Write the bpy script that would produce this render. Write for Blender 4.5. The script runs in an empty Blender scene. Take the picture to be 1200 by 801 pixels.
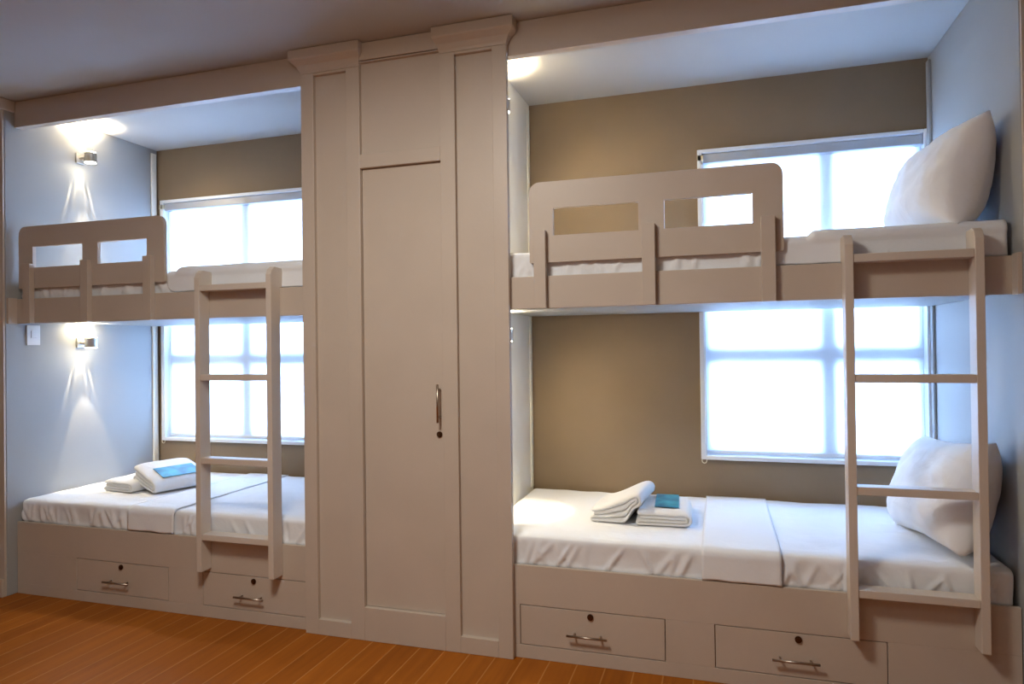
import bpy, bmesh, math, random
from mathutils import Vector, Matrix, noise
random.seed(7)
PI = math.pi
C = bpy.context.scene.collection
S = bpy.context.scene

# ------------------------------------------------------------------ materials
def new_mat(name):
    m = bpy.data.materials.new(name); m.use_nodes = True
    nt = m.node_tree
    return m, nt, nt.nodes['Principled BSDF']

def paint(name, col, rough=0.5, var=0.04, scale=6.0, bump=0.02, bscale=60.0):
    """painted / plastered surface: slight mottling and fine bump"""
    m, nt, b = new_mat(name)
    N, L = nt.nodes, nt.links
    tc = N.new('ShaderNodeTexCoord')
    n = N.new('ShaderNodeTexNoise'); n.inputs['Scale'].default_value = scale; n.inputs['Detail'].default_value = 4
    L.new(tc.outputs['Object'], n.inputs['Vector'])
    r = N.new('ShaderNodeValToRGB')
    r.color_ramp.elements[0].position = 0.3; r.color_ramp.elements[1].position = 0.7
    r.color_ramp.elements[0].color = (*[c * (1 - var) for c in col], 1)
    r.color_ramp.elements[1].color = (*[min(1, c * (1 + var)) for c in col], 1)
    L.new(n.outputs['Fac'], r.inputs['Fac']); L.new(r.outputs['Color'], b.inputs['Base Color'])
    b.inputs['Roughness'].default_value = rough
    if bump:
        n2 = N.new('ShaderNodeTexNoise'); n2.inputs['Scale'].default_value = bscale; n2.inputs['Detail'].default_value = 3
        L.new(tc.outputs['Object'], n2.inputs['Vector'])
        bp = N.new('ShaderNodeBump'); bp.inputs['Strength'].default_value = bump; bp.inputs['Distance'].default_value = 0.01
        L.new(n2.outputs['Fac'], bp.inputs['Height']); L.new(bp.outputs['Normal'], b.inputs['Normal'])
    return m

def fabric(name, col, rough=0.9, scale=400.0, strength=0.15, wr=9.0, wstr=0.25, terry=False):
    m, nt, b = new_mat(name)
    N, L = nt.nodes, nt.links
    tc = N.new('ShaderNodeTexCoord')
    b.inputs['Base Color'].default_value = (*col, 1)
    b.inputs['Roughness'].default_value = rough
    b.inputs['Sheen Weight'].default_value = 0.15
    n = N.new('ShaderNodeTexNoise'); n.inputs['Scale'].default_value = scale; n.inputs['Detail'].default_value = 2
    n2 = N.new('ShaderNodeTexNoise'); n2.inputs['Scale'].default_value = wr; n2.inputs['Detail'].default_value = 5
    n2.inputs['Distortion'].default_value = 0.6
    L.new(tc.outputs['Object'], n.inputs['Vector']); L.new(tc.outputs['Object'], n2.inputs['Vector'])
    b1 = N.new('ShaderNodeBump'); b1.inputs['Strength'].default_value = wstr; b1.inputs['Distance'].default_value = 0.02
    b2 = N.new('ShaderNodeBump'); b2.inputs['Strength'].default_value = strength; b2.inputs['Distance'].default_value = 0.003 if terry else 0.001
    L.new(n2.outputs['Fac'], b1.inputs['Height']); L.new(n.outputs['Fac'], b2.inputs['Height'])
    L.new(b1.outputs['Normal'], b2.inputs['Normal']); L.new(b2.outputs['Normal'], b.inputs['Normal'])
    return m

def metal(name, col, rough=0.3):
    m, nt, b = new_mat(name)
    N, L = nt.nodes, nt.links
    b.inputs['Base Color'].default_value = (*col, 1); b.inputs['Metallic'].default_value = 1.0
    n = N.new('ShaderNodeTexNoise'); n.inputs['Scale'].default_value = 40
    mr = N.new('ShaderNodeMapRange'); mr.inputs['To Min'].default_value = rough * 0.8; mr.inputs['To Max'].default_value = rough * 1.3
    L.new(n.outputs['Fac'], mr.inputs['Value']); L.new(mr.outputs['Result'], b.inputs['Roughness'])
    return m

CREAM = paint('cream_painted_wood', (0.53, 0.455, 0.385), 0.42, 0.03, 4.0, 0.03, 90)
CREAM_IN = paint('cream_painted_panel', (0.53, 0.455, 0.385), 0.45, 0.03, 4.0, 0.03, 90)
LADDER = paint('pale_cream_painted_wood', (0.62, 0.55, 0.48), 0.42, 0.03, 4.0, 0.03, 90)
PALE = paint('pale_paint_lamp_glow', (0.80, 0.78, 0.70), 0.6, 0.02, 3.0, 0.02, 80)  # cream lightened to put lamp glow into the right bay wall's colour
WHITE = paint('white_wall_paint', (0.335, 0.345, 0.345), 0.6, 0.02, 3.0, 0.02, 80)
CEIL = paint('ceiling_paint', (0.455, 0.45, 0.44), 0.8, 0.02, 2.0, 0.02, 60)
TAN = paint('tan_wall_paint', (0.235, 0.172, 0.108), 0.75, 0.05, 3.0, 0.05, 70)
ROOM = paint('room_wall_paint', (0.55, 0.48, 0.42), 0.8, 0.02, 2.0, 0.02, 60)
SHEET = fabric('white_bed_sheet', (0.80, 0.83, 0.87), 0.9, 500, 0.08, 7.0, 0.35)
PILLOW = fabric('white_pillow_cotton', (0.80, 0.83, 0.87), 0.9, 500, 0.08, 6.0, 0.5)
TOWEL = fabric('white_terry_towel', (0.76, 0.76, 0.75), 0.97, 260, 0.6, 14.0, 0.35, True)
CASS = paint('grey_blind_cassette', (0.40, 0.43, 0.48), 0.4, 0.02, 5.0, 0.0)
ALU = paint('white_window_frame', (0.74, 0.78, 0.82), 0.35, 0.02, 5.0, 0.0)
STEEL = metal('brushed_steel', (0.42, 0.36, 0.30), 0.32)
DARK = metal('dark_lock_bronze', (0.12, 0.06, 0.03), 0.45)
PLASTIC = paint('white_plastic', (0.72, 0.73, 0.74), 0.35, 0.01, 5.0, 0.0)
CHAIN = paint('cream_plastic_chain', (0.75, 0.68, 0.5), 0.4, 0.02, 5.0, 0.0)
LAMP = metal('satin_lamp_metal', (0.62, 0.58, 0.52), 0.4)

def floor_mat():
    m, nt, b = new_mat('orange_wood_planks')
    N, L = nt.nodes, nt.links
    tc = N.new('ShaderNodeTexCoord')
    sp = N.new('ShaderNodeSeparateXYZ'); L.new(tc.outputs['Object'], sp.inputs[0])
    W = 0.118
    dv = N.new('ShaderNodeMath'); dv.operation = 'DIVIDE'; dv.inputs[1].default_value = W; L.new(sp.outputs['X'], dv.inputs[0])
    fl = N.new('ShaderNodeMath'); fl.operation = 'FLOOR'; L.new(dv.outputs[0], fl.inputs[0])
    fr = N.new('ShaderNodeMath'); fr.operation = 'FRACT'; L.new(dv.outputs[0], fr.inputs[0])
    wn = N.new('ShaderNodeTexWhiteNoise'); wn.noise_dimensions = '1D'; L.new(fl.outputs[0], wn.inputs['W'])
    # grain stretched along the plank
    mp = N.new('ShaderNodeMapping'); mp.inputs['Scale'].default_value = (38, 2.2, 1)
    ad = N.new('ShaderNodeVectorMath'); ad.operation = 'ADD'; L.new(tc.outputs['Object'], ad.inputs[0])
    cb = N.new('ShaderNodeCombineXYZ'); L.new(wn.outputs['Value'], cb.inputs['Y']); L.new(wn.outputs['Value'], cb.inputs['Z'])
    sc = N.new('ShaderNodeVectorMath'); sc.operation = 'SCALE'; sc.inputs['Scale'].default_value = 7; L.new(cb.outputs[0], sc.inputs[0])
    L.new(sc.outputs[0], ad.inputs[1]); L.new(ad.outputs[0], mp.inputs['Vector'])
    n = N.new('ShaderNodeTexNoise'); n.inputs['Scale'].default_value = 1.0; n.inputs['Detail'].default_value = 6; n.inputs['Distortion'].default_value = 0.4
    L.new(mp.outputs[0], n.inputs['Vector'])
    mx = N.new('ShaderNodeMath'); mx.operation = 'MULTIPLY_ADD'; mx.inputs[1].default_value = 0.28; L.new(wn.outputs['Value'], mx.inputs[0])
    m2 = N.new('ShaderNodeMath'); m2.operation = 'MULTIPLY'; m2.inputs[1].default_value = 0.75; L.new(n.outputs['Fac'], m2.inputs[0])
    L.new(m2.outputs[0], mx.inputs[2])
    r = N.new('ShaderNodeValToRGB')
    r.color_ramp.elements[0].position = 0.12; r.color_ramp.elements[0].color = (0.225, 0.061, 0.004, 1)
    r.color_ramp.elements[1].position = 0.8; r.color_ramp.elements[1].color = (0.39, 0.118, 0.009, 1)
    L.new(mx.outputs[0], r.inputs['Fac'])
    # pale bevel line at every plank joint
    c1 = N.new('ShaderNodeMath'); c1.operation = 'SUBTRACT'; c1.inputs[1].default_value = 0.5; L.new(fr.outputs[0], c1.inputs[0])
    c2 = N.new('ShaderNodeMath'); c2.operation = 'ABSOLUTE'; L.new(c1.outputs[0], c2.inputs[0])
    c3 = N.new('ShaderNodeMapRange'); c3.inputs['From Min'].default_value = 0.465; c3.inputs['From Max'].default_value = 0.492; L.new(c2.outputs[0], c3.inputs['Value'])
    mix = N.new('ShaderNodeMix'); mix.data_type = 'RGBA'
    mix.inputs[7].default_value = (0.50, 0.22, 0.06, 1)
    L.new(r.outputs['Color'], mix.inputs[6])
    m3 = N.new('ShaderNodeMath'); m3.operation = 'MULTIPLY'; m3.inputs[1].default_value = 0.75; L.new(c3.outputs['Result'], m3.inputs[0])
    L.new(m3.outputs[0], mix.inputs[0])
    L.new(mix.outputs[2], b.inputs['Base Color'])
    b.inputs['Roughness'].default_value = 0.5
    b.inputs['Specular IOR Level'].default_value = 0.13
    bp = N.new('ShaderNodeBump'); bp.inputs['Strength'].default_value = 0.25; bp.inputs['Distance'].default_value = 0.004
    L.new(c3.outputs['Result'], bp.inputs['Height']); bp.invert = True; L.new(bp.outputs['Normal'], b.inputs['Normal'])
    return m
FLOOR = floor_mat()

def blind_mat():
    m = bpy.data.materials.new('sheer_white_blind'); m.use_nodes = True
    nt = m.node_tree; N, L = nt.nodes, nt.links
    N.remove(N['Principled BSDF'])
    d = N.new('ShaderNodeBsdfDiffuse'); t = N.new('ShaderNodeBsdfTranslucent')
    tc = N.new('ShaderNodeTexCoord'); w = N.new('ShaderNodeTexNoise'); w.inputs['Scale'].default_value = 350
    L.new(tc.outputs['Object'], w.inputs['Vector'])
    r = N.new('ShaderNodeValToRGB'); r.color_ramp.elements[0].color = (0.80, 0.82, 0.85, 1); r.color_ramp.elements[1].color = (0.88, 0.90, 0.92, 1)
    L.new(w.outputs['Fac'], r.inputs['Fac'])
    L.new(r.outputs['Color'], d.inputs['Color']); L.new(r.outputs['Color'], t.inputs['Color'])
    mx = N.new('ShaderNodeMixShader'); mx.inputs[0].default_value = 0.6
    L.new(d.outputs[0], mx.inputs[1]); L.new(t.outputs[0], mx.inputs[2])
    L.new(mx.outputs[0], N['Material Output'].inputs['Surface'])
    return m
BLIND = blind_mat()

def glass_mat():
    m = bpy.data.materials.new('window_glass'); m.use_nodes = True
    nt = m.node_tree; N, L = nt.nodes, nt.links
    N.remove(N['Principled BSDF'])
    t = N.new('ShaderNodeBsdfTransparent'); t.inputs['Color'].default_value = (0.94, 0.97, 0.98, 1)
    g = N.new('ShaderNodeBsdfGlossy'); g.inputs['Roughness'].default_value = 0.02
    f = N.new('ShaderNodeFresnel'); f.inputs['IOR'].default_value = 1.3
    mx = N.new('ShaderNodeMixShader'); L.new(f.outputs[0], mx.inputs[0]); L.new(t.outputs[0], mx.inputs[1]); L.new(g.outputs[0], mx.inputs[2])
    L.new(mx.outputs[0], N['Material Output'].inputs['Surface'])
    return m
GLASS = glass_mat()

def card_mat():
    m, nt, b = new_mat('teal_printed_card')
    N, L = nt.nodes, nt.links
    tc = N.new('ShaderNodeTexCoord')
    n = N.new('ShaderNodeTexNoise'); n.inputs['Scale'].default_value = 11; n.inputs['Detail'].default_value = 3
    L.new(tc.outputs['Object'], n.inputs['Vector'])
    r = N.new('ShaderNodeValToRGB')
    e = r.color_ramp.elements
    e[0].position = 0.35; e[0].color = (0.012, 0.12, 0.24, 1)
    e[1].position = 0.68; e[1].color = (0.05, 0.40, 0.50, 1)
    L.new(n.outputs['Fac'], r.inputs['Fac']); L.new(r.outputs['Color'], b.inputs['Base Color'])
    b.inputs['Roughness'].default_value = 0.35
    return m
CARD = card_mat()

def glow_mat():
    m = bpy.data.materials.new('lamp_lens_glow'); m.use_nodes = True
    nt = m.node_tree; N, L = nt.nodes, nt.links
    N.remove(N['Principled BSDF'])
    e = N.new('ShaderNodeEmission'); e.inputs['Color'].default_value = (1, 0.88, 0.66, 1); e.inputs['Strength'].default_value = 60
    L.new(e.outputs[0], N['Material Output'].inputs['Surface'])
    return m
GLOW = glow_mat()

# ------------------------------------------------------------------ mesh helpers
def add_box(bm, x0, x1, y0, y1, z0, z1):
    v = [bm.verts.new(p) for p in ((x0,y0,z0),(x1,y0,z0),(x1,y1,z0),(x0,y1,z0),(x0,y0,z1),(x1,y0,z1),(x1,y1,z1),(x0,y1,z1))]
    for f in ((0,3,2,1),(4,5,6,7),(0,1,5,4),(1,2,6,5),(2,3,7,6),(3,0,4,7)):
        bm.faces.new([v[i] for i in f])

def add_cyl(bm, p0, p1, r, n=16, r2=None):
    p0, p1 = Vector(p0), Vector(p1); d = p1 - p0
    q = Vector((0,0,1)).rotation_difference(d.normalized()).to_matrix().to_4x4()
    M = Matrix.Translation((p0 + p1) / 2) @ q
    bmesh.ops.create_cone(bm, cap_ends=True, segments=n, radius1=r, radius2=r if r2 is None else r2, depth=d.length, matrix=M)

def link(name, bm, mat, parent=None, bevel=0.0, smooth=False, seg=2):
    me = bpy.data.meshes.new(name)
    bmesh.ops.recalc_face_normals(bm, faces=bm.faces)
    bm.to_mesh(me); bm.free()
    me.materials.append(mat)
    if smooth:
        for p in me.polygons: p.use_smooth = True
    o = bpy.data.objects.new(name, me); C.objects.link(o)
    if parent is not None:
        o.parent = parent
        me.transform(Matrix.Translation(-world_loc(parent)))
    if bevel:
        md = o.modifiers.new('bevel', 'BEVEL'); md.width = bevel; md.segments = seg; md.limit_method = 'ANGLE'; md.angle_limit = math.radians(40)
    return o

def world_loc(o):
    v = Vector(o.location)
    while o.parent:
        o = o.parent; v += Vector(o.location)
    return v

def boxes(name, lst, mat, parent=None, bevel=0.0):
    bm = bmesh.new()
    for b in lst: add_box(bm, *b)
    return link(name, bm, mat, parent, bevel)

def thing(name, label, cat, loc, group=None):
    o = bpy.data.objects.new(name, None); o.empty_display_size = 0.1
    C.objects.link(o); o.location = loc
    tag(o, label, cat, group)
    return o

def tag(o, label, cat, group=None):
    o['label'] = label; o['category'] = cat
    if group: o['group'] = group
    return o

def origin_to(o, loc):
    """move a top-level mesh object's origin to loc, keeping the shape in place"""
    o.data.transform(Matrix.Translation(-Vector(loc))); o.location = loc
    return o

def struct(o):
    o['kind'] = 'structure'; return o

def grid_mesh(bm, P, close_u=False, close_v=False):
    """P[i][j] -> quads"""
    V = [[bm.verts.new(p) for p in row] for row in P]
    nu, nv = len(V), len(V[0])
    for i in range(nu if close_u else nu - 1):
        for j in range(nv if close_v else nv - 1):
            a, b_, c, d = V[i][j], V[(i+1) % nu][j], V[(i+1) % nu][(j+1) % nv], V[i][(j+1) % nv]
            bm.faces.new((a, b_, c, d))
    return V

def soft_box(x0, x1, y0, y1, z0, z1, r, nx, ny, nz, amp=0.0, freq=5.0, seed=0.0, dome=0.0):
    """rounded cushion-like box, noise displaced"""
    bm = bmesh.new()
    pts = {}
    def V(i, j, k):
        key = (i, j, k)
        if key in pts: return pts[key]
        p = Vector((x0 + (x1-x0)*i/nx, y0 + (y1-y0)*j/ny, z0 + (z1-z0)*k/nz))
        lo = Vector((x0+r, y0+r, z0+r)); hi = Vector((x1-r, y1-r, z1-r))
        q = Vector([min(max(p[a], lo[a]), hi[a]) for a in range(3)])
        d = p - q
        if d.length > 1e-9: p = q + d.normalized() * r
        if amp:
            nv = Vector((p.x*freq+seed, p.y*freq, p.z*freq))
            n = noise.noise(nv) + 0.5*noise.noise(nv*2.3)
            dd = d.normalized() if d.length > 1e-9 else Vector((0,0,1))
            p = p + dd * n * amp
        if dome and k == nz:
            p.z += dome * math.sin(PI*i/nx) * math.sin(PI*j/ny)
        pts[key] = bm.verts.new(p)
        return pts[key]
    for i in range(nx):
        for j in range(ny):
            for k in (0, nz): bm.faces.new((V(i,j,k), V(i+1,j,k), V(i+1,j+1,k), V(i,j+1,k)))
    for i in range(nx):
        for k in range(nz):
            for j in (0, ny): bm.faces.new((V(i,j,k), V(i+1,j,k), V(i+1,j,k+1), V(i,j,k+1)))
    for j in range(ny):
        for k in range(nz):
            for i in (0, nx): bm.faces.new((V(i,j,k), V(i,j+1,k), V(i,j+1,k+1), V(i,j,k+1)))
    return bm

# ------------------------------------------------------------------ dimensions
H = 2.75
XL, XR = -1.884, 2.895           # outer side walls of the two bays
XA, XB = 0.17, 0.838             # bay walls on either side of the wardrobe
YB = 1.01                        # back wall
FY = -0.055                      # front of the side piers
RX0, RX1, RY = -3.2, 4.2, -4.3   # the rest of the room

# ------------------------------------------------------------------ setting
struct(boxes('floor', [(RX0-.1, RX1+.1, RY-.1, YB+.25, -0.12, 0)], FLOOR))
struct(boxes('ceiling', [(RX0-.1, RX1+.1, RY-.1, YB+.25, H, H+0.1)], CEIL))
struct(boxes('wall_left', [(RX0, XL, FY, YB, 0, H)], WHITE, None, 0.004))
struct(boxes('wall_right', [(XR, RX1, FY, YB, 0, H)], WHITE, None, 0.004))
struct(boxes('wall_room_left', [(RX0-.1, RX0, RY, YB, 0, H)], ROOM))
struct(boxes('wall_room_right', [(RX1, RX1+.1, RY, YB, 0, H)], ROOM))
struct(boxes('wall_room_rear', [(RX0-.1, RX1+.1, RY-.1, RY, 0, H)], ROOM))
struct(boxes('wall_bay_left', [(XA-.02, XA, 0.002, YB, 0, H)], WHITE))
struct(boxes('wall_bay_right', [(XB-.02, XB, 0.002, YB, 0, H)], PALE))  # paler than the other bay walls in place of lamplight
# back wall with the two window openings
WL0, WL1 = -1.842, -0.52
WR0, WR1 = 1.785, 2.893
WZ0, WZ1 = 0.72, 2.393
def strip(x0, x1, z0, z1): return (x0, x1, YB, YB+.14, z0, z1)
struct(boxes('wall_back', [strip(RX0, RX1, 0, WZ0), strip(RX0, RX1, WZ1, H), strip(RX0, WL0, WZ0, WZ1), strip(WL1, WR0, WZ0, WZ1), strip(WR1, RX1, WZ0, WZ1)], TAN))
# dropped beams across the two bays
ZB = 2.605
struct(boxes('trim_1', [(XL+.001, 0.12, 0.0, 0.045, ZB, H-.001)], CREAM, None, 0.002))
struct(boxes('trim_2', [(0.93, XR-.001, 0.0, 0.045, ZB, H-.001)], CREAM, None, 0.002))
# front faces of the piers at both ends, with their little crowns
struct(boxes('trim_3', [(RX0, XL-.002, FY-.012, FY-.0005, 0, H-.001)], CREAM, None, 0.002))
struct(boxes('trim_4', [(XR+.002, RX1, FY-.012, FY-.0005, 0, H-.001)], CREAM, None, 0.002))
struct(boxes('trim_5', [(XL-.06, XL+.012, FY-.03, -0.001, H-.062, H-.001)], CREAM, None, 0.006))
struct(boxes('baseboard_left', [(RX0, XL-.004, FY-.026, FY-.012, 0, 0.10)], CREAM, None, 0.003))
struct(boxes('baseboard_right', [(XR+.004, RX1, FY-.026, FY-.012, 0, 0.10)], CREAM, None, 0.003))
# corner strips where the white bay walls meet the tan back wall
def corner(name, x0, x1):
    struct(boxes(name, [(x0, x1, YB-.060, YB-.018, 0.53, H-.03)], PALE if name != 'trim_7' else WHITE, None, 0.004))
corner('trim_6', XL+.0005, XL+.014)
corner('trim_7', XR-.014, XR-.0005)
corner('trim_8', XB+.0005, XB+.008)

# ------------------------------------------------------------------ windows
def window(n, x0, x1, mull):
    fr = bmesh.new()
    t, ya, yb = 0.024, YB-.022, YB+.05
    add_box(fr, x0, x0+t, ya, yb, WZ0, WZ1); add_box(fr, x1-t, x1, ya, yb, WZ0, WZ1)
    add_box(fr, x0+t, x1-t, ya, yb, WZ1-.02, WZ1); add_box(fr, x0+t, x1-t, ya-.006, yb, WZ0, WZ0+.022)
    w = link('window_%d' % n, fr, ALU, None, 0.003); w['kind'] = 'structure'
    sash = bmesh.new()
    s, sa, sb = 0.055, YB+.056, YB+.100
    add_box(sash, x0+.001, x0+s, sa, sb, WZ0+.001, WZ1-.001); add_box(sash, x1-s, x1-.001, sa, sb, WZ0+.001, WZ1-.001)
    add_box(sash, x0+s, x1-s, sa, sb, WZ1-s, WZ1-.001); add_box(sash, x0+s, x1-s, sa, sb, WZ0+.001, WZ0+s)
    add_box(sash, mull-.042, mull+.042, sa, sb, WZ0+s, WZ1-s)
    for a, b in ((x0+s, mull-.042), (mull+.042, x1-s)):
        add_box(sash, a, b, sa, sb, 1.236, 1.322)
    link('sash', sash, ALU, w)
    for a, b in ((x0+s, mull-.042), (mull+.042, x1-s)):
        for c, d in ((WZ0+s, 1.236), (1.322, WZ1-s)):
            boxes('pane', [(a, b, YB+.080, YB+.084, c, d)], GLASS, w)
    return w
window(1, WL0, WL1, -1.173)
window(2, WR0, WR1, 2.43)

def roller_blind(x0, x1, label, chain_x, mull):
    t = thing('roller_blind', label, 'window blind', ((x0+x1)/2, YB+.01, WZ1-.06), 'white roller blinds over the two windows')
    a, b = x0+.026, x1-.026
    boxes('cassette', [(a, b, YB-.008, YB+.052, WZ1-.072, WZ1-.021)], CASS, t, 0.006)
    bm = bmesh.new()
    n, m = 40, 3
    P = []
    for i in range(n+1):
        x = a + .004 + (b-a-.008)*i/n
        P.append([(x, YB+.030 + 0.0015*math.sin(x*23+z*3), z) for z in [WZ0+.045 + (WZ1-.073-WZ0-.045)*k/m for k in range(m+1)]])
    grid_mesh(bm, P)
    f = link('fabric', bm, BLIND, t, smooth=True)
    boxes('bottom_bar', [(a+.003, b-.003, YB+.022, YB+.038, WZ0+.026, WZ0+.045)], ALU, t, 0.004)
    cm = bmesh.new()
    z0, z1, w = 0.70, WZ1-.06, 0.012
    add_cyl(cm, (chain_x-w, YB-.018, z0+.012), (chain_x-w, YB-.018, z1), 0.0022, 8)
    add_cyl(cm, (chain_x+w, YB-.018, z0+.012), (chain_x+w, YB-.018, z1), 0.0022, 8)
    for k in range(8):
        a0, a1 = PI + PI*k/8, PI + PI*(k+1)/8
        add_cyl(cm, (chain_x+w*math.cos(a0), YB-.018, z0+.012+w*math.sin(a0)), (chain_x+w*math.cos(a1), YB-.018, z0+.012+w*math.sin(a1)), 0.0022, 8)
    add_box(cm, chain_x-.016, chain_x+.016, YB-.022, YB-.0085, z1, z1+.028)
    link('pull_chain', cm, CHAIN, t, smooth=False)
    return t
roller_blind(WL0, WL1, 'white roller blind on window behind the left bunk', WL0+.012, -1.17)
roller_blind(WR0, WR1, 'white roller blind on window behind the right bunk', WR0+.016, 2.43)

# ------------------------------------------------------------------ wardrobe
def wardrobe():
    t = thing('wardrobe', 'tall cream panelled built-in wardrobe between the two bunk bays', 'wardrobe', (0.513, 0.3, 0))
    yf, yr, yk = -0.030, -0.009, -0.001
    W = 1.026
    z1 = 2.645
    B = []
    # front frame: stiles and rails
    B += [(0, .068, yf, yk, 0, z1), (.242, .312, yf, yk, 0, z1), (.714, .785, yf, yk, 0, z1), (.960, W, yf, yk, 0, z1)]
    B += [(.068, .242, yf, yk, 0, .072), (.068, .242, yf, yk, z1-.012, z1)]
    B += [(.785, .960, yf, yk, 0, .072), (.785, .960, yf, yk, z1-.012, z1)]
    B += [(.312, .714, yf, yk, 0, .152), (.312, .714, yf, yk, 2.172, 2.235), (.312, .714, yf, yk, 2.66, 2.665)]
    boxes('frame', B, CREAM, t, 0.002)
    boxes('side_panel', [(.068, .242, yr, yk, .072, z1-.012)], CREAM_IN, t)
    boxes('side_panel', [(.785, .960, yr, yk, .072, z1-.012)], CREAM_IN, t)
    boxes('top_panel', [(.312, .714, yr, yk, 2.235, 2.662)], CREAM_IN, t)
    boxes('carcass', [(XA+.004, XB-.024, 0.0, YB-.005, 0, H-.002)], CREAM, t)
    d = boxes('door', [(.3135, .7125, yr, yk, .1535, 2.1705)], CREAM_IN, t, 0.001)
    h = bmesh.new()
    hx = .692
    add_cyl(h, (hx, yr-.032, 1.007), (hx, yr-.032, 1.177), 0.0055, 14)
    for z in (1.03, 1.154): add_cyl(h, (hx, yr, z), (hx, yr-.032, z), 0.0045, 12)
    link('handle', h, STEEL, d, smooth=True)
    k = bmesh.new(); add_cyl(k, (hx-.004, yr, .953), (hx-.004, yr-.006, .953), 0.013, 20); add_cyl(k, (hx-.004, yr-.006, .953), (hx-.004, yr-.010, .953), 0.009, 20)
    link('lock', k, DARK, d)
    # crowns: flared caps on both pilasters, flatter band in the middle
    def cap(bm, x0, x1, out, sx0, sx1, zb, zt):
        prof = [(0.0, 0.0), (0.004, .012), (0.016, .035), (0.038, .055), (out, .062), (out, zt-zb)]
        rings = []
        for o_, z_ in prof:
            rings.append([bm.verts.new(p) for p in ((x0-o_*sx0, yf-o_, zb+z_), (x1+o_*sx1, yf-o_, zb+z_), (x1+o_*sx1, yk, zb+z_), (x0-o_*sx0, yk, zb+z_))])
        for a, b in zip(rings[:-1], rings[1:]):
            for i in range(4): bm.faces.new((a[i], a[(i+1) % 4], b[(i+1) % 4], b[i]))
        bm.faces.new(rings[0][::-1]); bm.faces.new(rings[-1])
    for a, b, s0, s1 in ((0.0, .312, 1, .5), (.714, W, .5, 1)):
        bm = bmesh.new(); cap(bm, a, b, 0.042, s0, s1, z1+.0005, H-.002); link('crown', bm, CREAM, t, 0.0015)
    bm = bmesh.new()
    add_box(bm, .313, .713, yf-.006, yk, 2.668, H-.002); 
    link('crown', bm, CREAM, t, 0.003)
    # filler jambs closing the gap from the front frame back to the bay walls
    boxes('filler', [(0.002, XA-.022, yk+.0005, yk+.003, 0, H-.15)], CREAM, t)
    boxes('filler', [(XB+.002, W-.002, yk+.0005, yk+.003, 0, H-.15)], CREAM, t)
    return t
wardrobe()

# ------------------------------------------------------------------ bunks
def rounded_outline(x0, x1, z0, z1, rt, rb, n=8):
    pts = []
    for cx, cz, r, a0 in ((x1-rt, z1-rt, rt, 0), (x0+rt, z1-rt, rt, PI/2), (x0+rb, z0+rb, rb, PI), (x1-rb, z0+rb, rb, 1.5*PI)):
        for k in range(n+1):
            a = a0 + PI/2*k/n
            pts.append((cx + r*math.cos(a), cz + r*math.sin(a)))
    return pts

def plate(outline, holes, y0, y1):
    bm = bmesh.new()
    edges = []
    for loop in [outline] + holes:
        vs = [bm.verts.new((x, y0, z)) for x, z in loop]
        for i in range(len(vs)): edges.append(bm.edges.new((vs[i], vs[(i+1) % len(vs)])))
    bmesh.ops.triangle_fill(bm, use_beauty=True, use_dissolve=False, edges=edges)
    r = bmesh.ops.extrude_face_region(bm, geom=bm.faces[:])
    vs = [g for g in r['geom'] if isinstance(g, bmesh.types.BMVert)]
    bmesh.ops.translate(bm, verts=vs, vec=(0, y1-y0, 0))
    return bm

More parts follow.
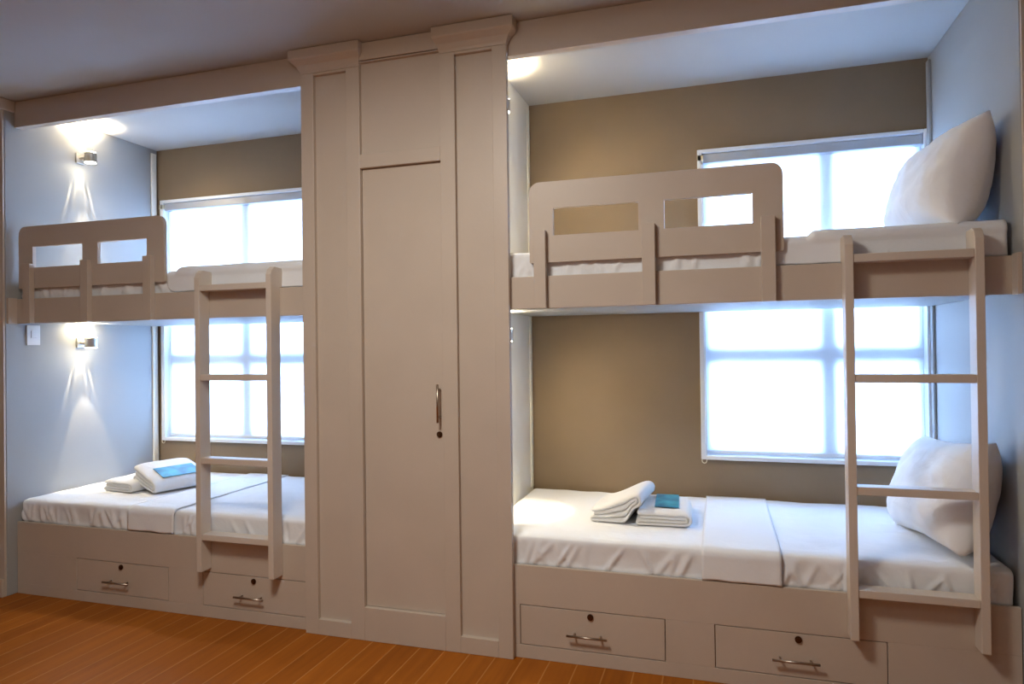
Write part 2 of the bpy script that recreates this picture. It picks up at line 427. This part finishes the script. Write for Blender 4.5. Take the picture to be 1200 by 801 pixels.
ZR0, ZR1 = 1.503, 1.641
def bunk(label, x0, x1, vis0, drawers, guard, posts, postw):
    """x0..x1 bay interior"""
    t = thing('bunk_bed', label, 'bunk bed', ((x0+x1)/2, 0.5, 0), 'built-in cream bunk beds either side of the wardrobe')
    a, b = x0+.003, x1-.003
    zb, d0, d1 = 0.398, 0.060, 0.226
    th = 0.018
    # base front with openings for the drawers
    B = [(a, b, 0.0, th, d1+.003, zb), (a, b, 0.0, th, 0.0, d0-.003)]
    xs = [a]
    for p, q in drawers: xs += [p-.003, q+.003]
    xs.append(b)
    for i in range(0, len(xs), 2):
        if xs[i+1]-xs[i] > .002: B.append((xs[i], xs[i+1], 0.0, th, d0-.003, d1+.003))
    boxes('base_front', B, CREAM, t, 0.0015)
    boxes('base_deck', [(a, b, th+.001, YB-.01, 0.362, 0.380)], CREAM, t)
    for p, q in drawers:
        dr = boxes('drawer', [(p, q, 0.0005, th, d0, d1), (p+.02, q-.02, th+.0005, 0.5, d0+.01, d1-.02)], CREAM, t, 0.0015)
        c = (p+q)/2
        h = bmesh.new()
        hc = c - 0.012
        add_cyl(h, (hc-.085, -.030, .128), (hc+.085, -.030, .128), 0.005, 14)
        for s in (-.055, .055): add_cyl(h, (hc+s, 0, .128), (hc+s, -.030, .128), 0.004, 12)
        link('handle', h, STEEL, dr, smooth=True)
        k = bmesh.new(); add_cyl(k, (c, 0, .205), (c, -.005, .205), 0.013, 20); add_cyl(k, (c, -.005, .205), (c, -.009, .205), 0.0085, 20)
        link('lock', k, DARK, dr)
    # upper berth
    boxes('side_rail', [(max(a, vis0), b, 0.0, .022, ZR0, ZR1)], CREAM, t, 0.003)
    boxes('platform', [(a, b, .0225, YB-.012, ZR0+.012, ZR0+.030)], WHITE, t)
    # cleats fixing the rail to the end walls
    cl = []
    if x0 == XL: cl.append((a-.002, a+.012, FY+.004, -.0005, ZR0-.002, ZR1+.004))
    if x1 == XR: cl.append((b-.012, b+.002, FY+.004, -.0005, ZR0-.002, ZR1+.004))
    if cl: boxes('rail_cleat', cl, CREAM, t, 0.001)
    g0, g1 = guard
    mid = posts[1]
    holes = []
    h1 = (g0+.105, mid-.062 + .020); h2 = (mid+.062, g1-.112)
    for p, q in (h1, h2): holes.append([(p, 1.812), (q, 1.812), (q, 1.929), (p, 1.929)])
    gr = link('guard_rail', plate(rounded_outline(g0, g1, 1.698, 2.043, 0.045, 0.006), holes, 0.001, 0.021), CREAM, t, 0.0015)
    for px in posts:
        boxes('post', [(px-postw/2, px+postw/2, -.030, -.0005, ZR0-.001, 1.833)], CREAM, gr, 0.002)
    return t

bunk('cream bunk bed left of the wardrobe, guard rail against the white wall', XL, XA-.02, XL+.003,
     [(-1.448, -.836), (-.617, -.010)], (-1.858, -.846), (-1.765, -1.352, -.930), 0.052)
bunk('cream bunk bed right of the wardrobe, pillows at its far end', XB, XR, XB+.003,
     [(1.052, 1.660), (1.857, 2.466)], (1.112, 2.132), (1.163, 1.619, 2.074), 0.052)

# ------------------------------------------------------------------ ladders
def ladder(label, x0, x1):
    t = thing('ladder', label, 'ladder', ((x0+x1)/2, -.04, 0.25), 'cream bunk ladders')
    y0, y1, w = -.072, -.0015, 0.029
    for xa in (x0, x1-w):
        bm = bmesh.new()
        # side profile in YZ: post with a top that hooks back over the rail
        prof = [(y0, .250), (y1, .250), (y1, 1.6425), (.034, 1.6425), (.034, 1.715), (.026, 1.735), (y0+.03, 1.738), (y0+.012, 1.725), (y0, 1.70)]
        f = [bm.verts.new((xa, y, z)) for y, z in prof]; g = [bm.verts.new((xa+w, y, z)) for y, z in prof]
        bm.faces.new(f); bm.faces.new(g[::-1])
        for i in range(len(prof)): bm.faces.new((f[i], g[i], g[(i+1) % len(prof)], f[(i+1) % len(prof)]))
        link('stile', bm, LADDER, t, 0.002)
    for zt, yb in ((1.664, -.0015), (1.222, -.010), (.812, -.010), (.436, -.0015)):
        boxes('rung', [(x0+w+.0002, x1-w-.0002, y0+.004, yb, zt-.030, zt)], LADDER, t, 0.0025)
    return t
ladder('cream ladder on the left bunk beside the wardrobe', -.592, -.146)
ladder('cream ladder on the right bunk near its two pillows', 2.333, 2.776)

# ------------------------------------------------------------------ bedding
def mattress(label, x0, x1, y0, y1, z0, z1, seed, tuck=None, lip=0.0):
    bm = soft_box(x0, x1, y0, y1, z0, z1, 0.024, 240, 30, 16, 0.004, 7.0, seed)
    # pulled folds on the front face of the sheet
    rnd = random.Random(int(seed*10))
    folds = [(rnd.uniform(x0, x1), rnd.uniform(-.9, .9), rnd.uniform(.007, .016), rnd.uniform(.005, .014)) for _ in range(42)]
    for v in bm.verts:
        if v.co.y < y0+.03:
            zt = (v.co.z-z0)/(z1-z0)
            if zt < .9:
                k = min(1, (0.9-zt)/.35)*min(1, max(0, (v.co.z-lip)/.008))
                d = sum(a_*math.exp(-((v.co.x-xr-sl*(v.co.z-z0))/w_)**2) for xr, sl, w_, a_ in folds)
                v.co.y -= min(.014, d)*k
                v.co.y += 0.006*k*(1-zt)
                if tuck: v.co.y += .016*k*math.exp(-((v.co.x-tuck)/.007)**2)
    o = link('mattress', bm, SHEET, None, smooth=True)
    origin_to(o, ((x0+x1)/2, (y0+y1)/2, z0))
    return tag(o, label, 'mattress', 'white mattresses of the bunk beds')
mattress('white lower mattress of the left bunk, folded towels on it', XL+.008, XA-.03, .021, YB-.02, .381, .520, 1.3, -.140, .402)
mattress('white lower mattress of the right bunk, towels and pillow on it', XB+.008, XR-.010, .021, YB-.02, .381, .522, 4.1, 2.325, .402)
mattress('white upper mattress of the left bunk behind guard rail', XL+.008, XA-.03, .026, YB-.02, 1.5345, 1.752, 7.7, None, 1.645)
mattress('white upper mattress of the right bunk, single pillow on it', XB+.008, XR-.010, .026, YB-.02, 1.5345, 1.752, 9.2, None, 1.645)

def drape(label, name, x0, x1, ztop, yfront, zhem, yback, fold=None, seed=0.0, th=0.005, cat='bed runner', group=None, round_corner=0.0, hem=0.006):
    """cloth lying over the mattress and hanging down its front; fold=(x, rise): doubled part from x on"""
    bm = bmesh.new()
    prof = []          # (y, z, nY, nZ)
    n1, n2, n3, R = 26, 7, 12, 0.030
    for k in range(n1): prof.append((yback + (yfront+R-yback)*k/n1, ztop, 0, 1))
    for k in range(n2+1):
        a = PI/2*k/n2
        prof.append((yfront+R-R*math.sin(a), ztop-R+R*math.cos(a), -math.sin(a), math.cos(a)))
    for k in range(1, n3+1): prof.append((yfront, ztop-R + (zhem-ztop+R)*k/n3, -1, 0))
    nx = max(24, int((x1-x0)/0.012))
    top, bot = [], []
    for i in range(nx+1):
        u = i/nx; x = x0 + (x1-x0)*u
        ra, rb = [], []
        for k, (y, z, ny, nz) in enumerate(prof):
            xx = x
            down = max(0.0, (ztop-.04-z)/(ztop-.04-zhem)) if zhem < ztop-.05 else 0
            h = th
            if fold:
                e = (x-fold[0])/0.02
                h += fold[1]*min(1, max(0, e))**0.5*max(0, nz) if e > 0 else 0
            w = noise.noise(Vector((x*6+seed, y*5, z*5)))*0.003
            h += max(0, w)
            puff = 0.5 + 0.5*noise.noise(Vector((x*13+seed, 0, 2*z)))
            h += down*0.006*puff
            zz = z
            if ny == -1:
                zz = z + down*hem*noise.noise(Vector((x*11+seed, 3, 0)))
                if round_corner:
                    dx = x-x0
                    if dx < round_corner:
                        lift = round_corner*(1-math.sqrt(max(0, 1-(1-dx/round_corner)**2)))
                        zz = ztop-R + (zz-(ztop-R))*max(.2, 1-lift/(ztop-R-zhem))
            ra.append((xx, y+ny*h, zz+nz*h)); rb.append((xx, y+ny*.001, zz+nz*.001))
        top.append(ra); bot.append(rb)
    ring = []
    for i in range(nx+1): ring.append(top[i] + bot[i][::-1])
    V = grid_mesh(bm, ring, False, True)
    m = len(prof)
    for row in (V[0], V[-1]):
        for k in range(m-1):
            try: bm.faces.new((row[k], row[k+1], row[2*m-2-k], row[2*m-1-k]))
            except ValueError: pass
    o = link(name, bm, SHEET, None, smooth=True)
    origin_to(o, ((x0+x1)/2, yfront+.3, ztop))
    return tag(o, label, cat, group)
drape('white bed runner hanging over front of the right lower mattress', 'bed_runner', 1.808, 2.106, .523, .0055, .403, .97, None, 2.0, 0.006, 'bed runner', 'white bed runners')
drape('white bed runner beside towels on the left lower mattress', 'bed_runner', -1.096, -.800, .521, .0055, .406, .97, None, 5.0, 0.006, 'bed runner', 'white bed runners')
drape('folded white blanket on the left upper mattress above the ladder', 'blanket', -.845, XA-.035, 1.753, .0235, 1.646, .95, (-.795, .020), 8.0, 0.004, 'blanket', 'white blankets on the upper mattresses', 0.05)
drape('folded white blanket under the pillow on the right upper mattress', 'blanket', 2.10, XR-.02, 1.753, .0235, 1.646, .95, (2.225, .020), 11.0, 0.004, 'blanket', 'white blankets on the upper mattresses')

def pillow(label, loc, W, Hh, T, rot, seed):
    bm = bmesh.new()
    n, m = 44, 34
    F, Bk = [], []
    for i in range(n+1):
        u = -1 + 2*i/n
        rf, rb = [], []
        for j in range(m+1):
            v = -1 + 2*j/m
            # edges curve inward between the pointed corners
            x = u*W/2*(1 - 0.075*(1-v*v)*abs(u)**2)
            z = v*Hh/2*(1 - 0.085*(1-u*u)*abs(v)**2)
            f = (max(0, 1-abs(u)**3.6))**0.5*(max(0, 1-abs(v)**3.2))**0.55
            w = noise.noise(Vector((u*3.2+seed, v*3.2, seed)))*0.010*f + abs(noise.noise(Vector((u*6+v*4+seed, v*2-u*3, 1))))*0.012*f*(.3+max(abs(u),abs(v)))
            belly = T/2*f*(1 - 0.12*v)
            rf.append((x, -belly-w, z)); rb.append((x, belly+w*.5, z))
        F.append(rf); Bk.append(rb)
    V1 = grid_mesh(bm, F); V2 = grid_mesh(bm, Bk)
    bmesh.ops.remove_doubles(bm, verts=bm.verts[:], dist=0.0004)
    o = link('pillow', bm, PILLOW, None, smooth=True)
    o.rotation_euler = rot; o.location = loc
    return tag(o, label, 'pillow', 'plump white pillows')
# local -Y (front) turned to face -X, then leaned back against the right wall
pillow('plump white pillow leaning on the right wall of the lower berth', (2.743, .345, .738), .67, .43, .25, (math.radians(-18), math.radians(-5), math.radians(-85)), 2.2)
pillow('plump white pillow standing against wall on the upper berth', (2.750, .355, 1.968), .66, .425, .25, (math.radians(-15), 0, math.radians(-85)), 6.4)

# ------------------------------------------------------------------ towels and cards
def towel(label, loc, L, D, rotz, t, lift, seed=0.0):
    """towel folded twice: an inner U of cloth inside an outer U, folds on the local +X end; lift(x) raises it"""
    bm = bmesh.new()
    half = L/2; r1, r2 = t*.5, t*1.5
    xr = half - 2*t; n = 14
    xs = [-half + (xr+half)*i/n for i in range(n+1)]
    path = [(x + t*.6, 2.5*t) for x in xs]
    path += [(xr + r1*math.cos(a), 2*t + r1*math.sin(a)) for a in (PI/3, 0, -PI/3)]
    path += [(x + t*.6, 1.5*t) for x in xs[::-1]]
    path += [(-half - t*.1, 1.0*t)]
    path += [(x, .5*t) for x in xs]
    path += [(xr + r2*math.cos(a), 2*t + r2*math.sin(a)) for a in (-PI/3, -PI/6, 0, PI/6, PI/3)]
    path += [(x, 3.5*t) for x in xs[::-1]]
    A, B = [], []
    h = t*.47
    for i, (x, z) in enumerate(path):
        x0, z0 = path[max(0, i-1)]; x1, z1 = path[min(len(path)-1, i+1)]
        d = Vector((x1-x0, z1-z0)); d = d.normalized() if d.length > 1e-9 else Vector((1, 0))
        A.append((x-d.y*h, z+d.x*h)); B.append((x+d.y*h, z-d.x*h))
    loop = A + B[::-1]
    ny = 18
    rows = []
    for j in range(ny+1):
        v = -1 + 2*j/ny
        row = []
        for (x, z) in loop:
            f = z/(4*t)
            yy = v*D/2*(1 + .010*noise.noise(Vector((x*25, z*80, seed)))) 
            xx = x + .004*noise.noise(Vector((v*3+seed, z*50, 0)))
            dz = f*(.005*noise.noise(Vector((xx*12+seed, yy*12, 1))) - .012*abs(v)**7)
            row.append((xx, yy, max(0.0006, z + dz) + lift(x, f)))
        rows.append(row)
    V = grid_mesh(bm, rows, False, True)
    m = len(A)
    for row in (V[0], V[-1]):
        for k in range(m-1):
            try: bm.faces.new((row[k], row[k+1], row[2*m-2-k], row[2*m-1-k]))
            except ValueError: pass
    o = link('towel', bm, TOWEL, None, smooth=True)
    md = o.modifiers.new('sub', 'SUBSURF'); md.levels = 1; md.render_levels = 1
    o.location = loc; o.rotation_euler = (0, 0, rotz)
    return tag(o, label, 'towel', 'folded white towels on the lower beds')

def sstep(x):
    x = min(1, max(0, x)); return x*x*(3-2*x)

def card(label, loc, w, d, rot):
    bm = bmesh.new(); add_box(bm, -w/2, w/2, -d/2, d/2, 0, 0.002)
    o = link('card', bm, CARD, None, 0.0005)
    o.location = loc; o.rotation_euler = rot
    return tag(o, label, 'card', 'teal cards on the towels')

flat = lambda x, f: 0.0
zr = .5245
towel('white folded towel under teal card near the white runner', (1.632, .475, zr), .245, .36, math.radians(3), .0175, flat, 3.0)
towel('white folded towel with raised end, nearest the pool of lamplight', (1.440, .475, zr), .24, .35, math.radians(-5), .0175, lambda x, f: (1-f)*.074*sstep((x-.035)/.05) + f*.080*sstep((x+.11)/.22), 9.0)
card('small teal card on towel of the right lower bed', (1.640, .490, zr+.0745), .108, .27, (0, 0, math.radians(3)))
zl = .5225
towel('white folded towel nearest the left wall, beside teal card towel', (-1.455, .46, zl), .25, .34, math.radians(-8), .0170, flat, 21.0)
towel('white folded towel under teal card on the left lower bed', (-1.25, .47, zl), .25, .34, math.radians(-18), .0180, lambda x, f: .086*min(1, max(0, (.125-x)/.25))*(.6+.4*f), 14.0)
card('teal card on towel of the left lower bed', (-1.215, .470, zl+.1065), .125, .235, (0, math.radians(18.5), math.radians(-18)))

# ------------------------------------------------------------------ wall lamps
def spot(name, loc, direction, power, half_deg, blend, col=(1, .82, .55), r=0.01):
    l = bpy.data.lights.new(name, 'SPOT'); l.energy = power; l.spot_size = math.radians(2*half_deg); l.spot_blend = blend
    l.color = col; l.shadow_soft_size = r
    o = bpy.data.objects.new(name, l); C.objects.link(o); o.location = loc
    o.rotation_euler = Vector(direction).to_track_quat('-Z', 'Y').to_euler()
    return o

def sconce(label, xw, s, y, z):
    """s = +1: on a wall facing +X"""
    t = thing('wall_lamp', label, 'wall lamp', (xw, y, z), 'up and down wall lamps in the bunk bays')
    D = .048 if xw > 0 else .088
    R_ = .027 if D < .06 else .034
    bm = bmesh.new(); add_box(bm, *sorted((xw+s*.0005, xw+s*.012)), y-.03, y+.03, z-.03, z+.03)
    add_cyl(bm, (xw+s*.010, y, z), (xw+s*(D-R_+.002), y, z), .012, 16)
    link('bracket', bm, LAMP, t, 0.003)
    bm = bmesh.new(); add_cyl(bm, (xw+s*D, y, z-.030), (xw+s*D, y, z+.030), R_, 28)
    link('housing', bm, LAMP, t, 0.003)
    for d in (-1, 1):
        bm = bmesh.new(); add_cyl(bm, (xw+s*D, y, z+d*.0305), (xw+s*D, y, z+d*.0325), R_-.004, 24)
        link('lens', bm, GLOW, t)
    x = xw+s*D
    spot('lamp_up', (x, y, z+.042), (-s*.15, 0, 1), 34, 58, .7)
    spot('lamp_down', (x+s*.006, y, z-.042), (s*.04 if xw > 0 else 0, .06, -1), 26, 18.0, .10)
    spot('lamp_spill', (x, y, z-.042), (s*.70, .30, -.80), 20, 70, 1.0)
    spot('lamp_halo', (xw+s*.030, y, z-.036), (0, 0, -1), 1.5, 42, .8)
    spot('lamp_fan', (xw+s*.014, y, z-.036), (-s*.02, 0, -1), 14, 16, .25, r=.003)
    for q in (-1, 1):
        spot('lamp_streak', (xw+s*.014, y+q*.022, z-.036), (-s*.06, q*.26, -1), 50, 3.0, .8, r=.003)
        spot('lamp_streak', (xw+s*.014, y+q*.010, z-.036), (-s*.06, q*.12, -1), 20, 2.6, .8, r=.003)
    return t
sconce('lit wall lamp above left upper bunk under the ceiling', XL, 1, .405, 2.535)
sconce('lit wall lamp over left lower bed beneath the upper bunk', XL, 1, .400, 1.398)
sconce('lit wall lamp above right upper bunk beside the wardrobe', XB, 1, .390, 2.535)
sconce('lit wall lamp over right lower bed beside the wardrobe', XB, 1, .390, 1.398)

# switch on the left wall
t = thing('light_switch', 'white wall switch under the left upper bunk rail', 'light switch', (XL, .10, 1.44))
boxes('plate', [(XL+.0005, XL+.008, .060, .138, 1.383, 1.497)], PLASTIC, t, 0.002)
boxes('rocker', [(XL+.008, XL+.012, .082, .116, 1.425, 1.465)], PLASTIC, t, 0.001)

# ------------------------------------------------------------------ light
def area(name, loc, sx, sy, power, col, target):
    l = bpy.data.lights.new(name, 'AREA'); l.shape = 'RECTANGLE'; l.size = sx; l.size_y = sy; l.energy = power; l.color = col
    o = bpy.data.objects.new(name, l); C.objects.link(o); o.location = loc
    o.rotation_euler = (Vector(target)-Vector(loc)).to_track_quat('-Z', 'Y').to_euler()
    return o
area('ceiling_panel_light', (0.75, -1.75, H-.02), .5, .5, 46, (1, .93, .83), (0.75, -1.75, 0))
area('ceiling_panel_light', (0.75, -3.3, H-.02), .5, .5, 10, (1, .93, .83), (0.75, -3.3, 0))

pl = bpy.data.lights.new('ceiling_fill_light', 'POINT'); pl.energy = 9; pl.color = (1, .88, .72); pl.shadow_soft_size = .14  # added fill without a fitting, warms and brightens the ceiling
po = bpy.data.objects.new('ceiling_fill_light', pl); C.objects.link(po); po.location = (0.75, -1.75, 2.5)
w = bpy.data.worlds.new('daylight'); S.world = w; w.use_nodes = True
bg = w.node_tree.nodes['Background']
bg.inputs['Color'].default_value = (0.40, 0.605, 1.0, 1); bg.inputs['Strength'].default_value = 21.5

# ------------------------------------------------------------------ camera
cam = bpy.data.cameras.new('camera'); co = bpy.data.objects.new('camera', cam); C.objects.link(co)
cam.sensor_width = 36; cam.lens = 792.9143/1200*36; cam.clip_start = 0.05
ya, pi_, ro = math.radians(17.1191), math.radians(0.4381), math.radians(-0.7115)
fw = Vector((-math.sin(ya)*math.cos(pi_), math.cos(ya)*math.cos(pi_), math.sin(pi_)))
rt = Vector((math.cos(ya), math.sin(ya), 0)); up = rt.cross(fw)
r2 = rt*math.cos(ro) + up*math.sin(ro); u2 = -rt*math.sin(ro) + up*math.cos(ro)
M = Matrix((r2, u2, -fw)).transposed().to_4x4(); M.translation = (1.8923, -2.8060, 1.3379)
co.matrix_world = M
S.camera = co

S.view_settings.view_transform = 'Standard'; S.view_settings.look = 'None'
S.view_settings.exposure = 0.0; S.view_settings.gamma = 1.0; S.view_settings.use_curve_mapping = False
S.cycles.max_bounces = 10; S.cycles.diffuse_bounces = 6; S.cycles.use_denoising = True
S.cycles.sample_clamp_indirect = 0.0
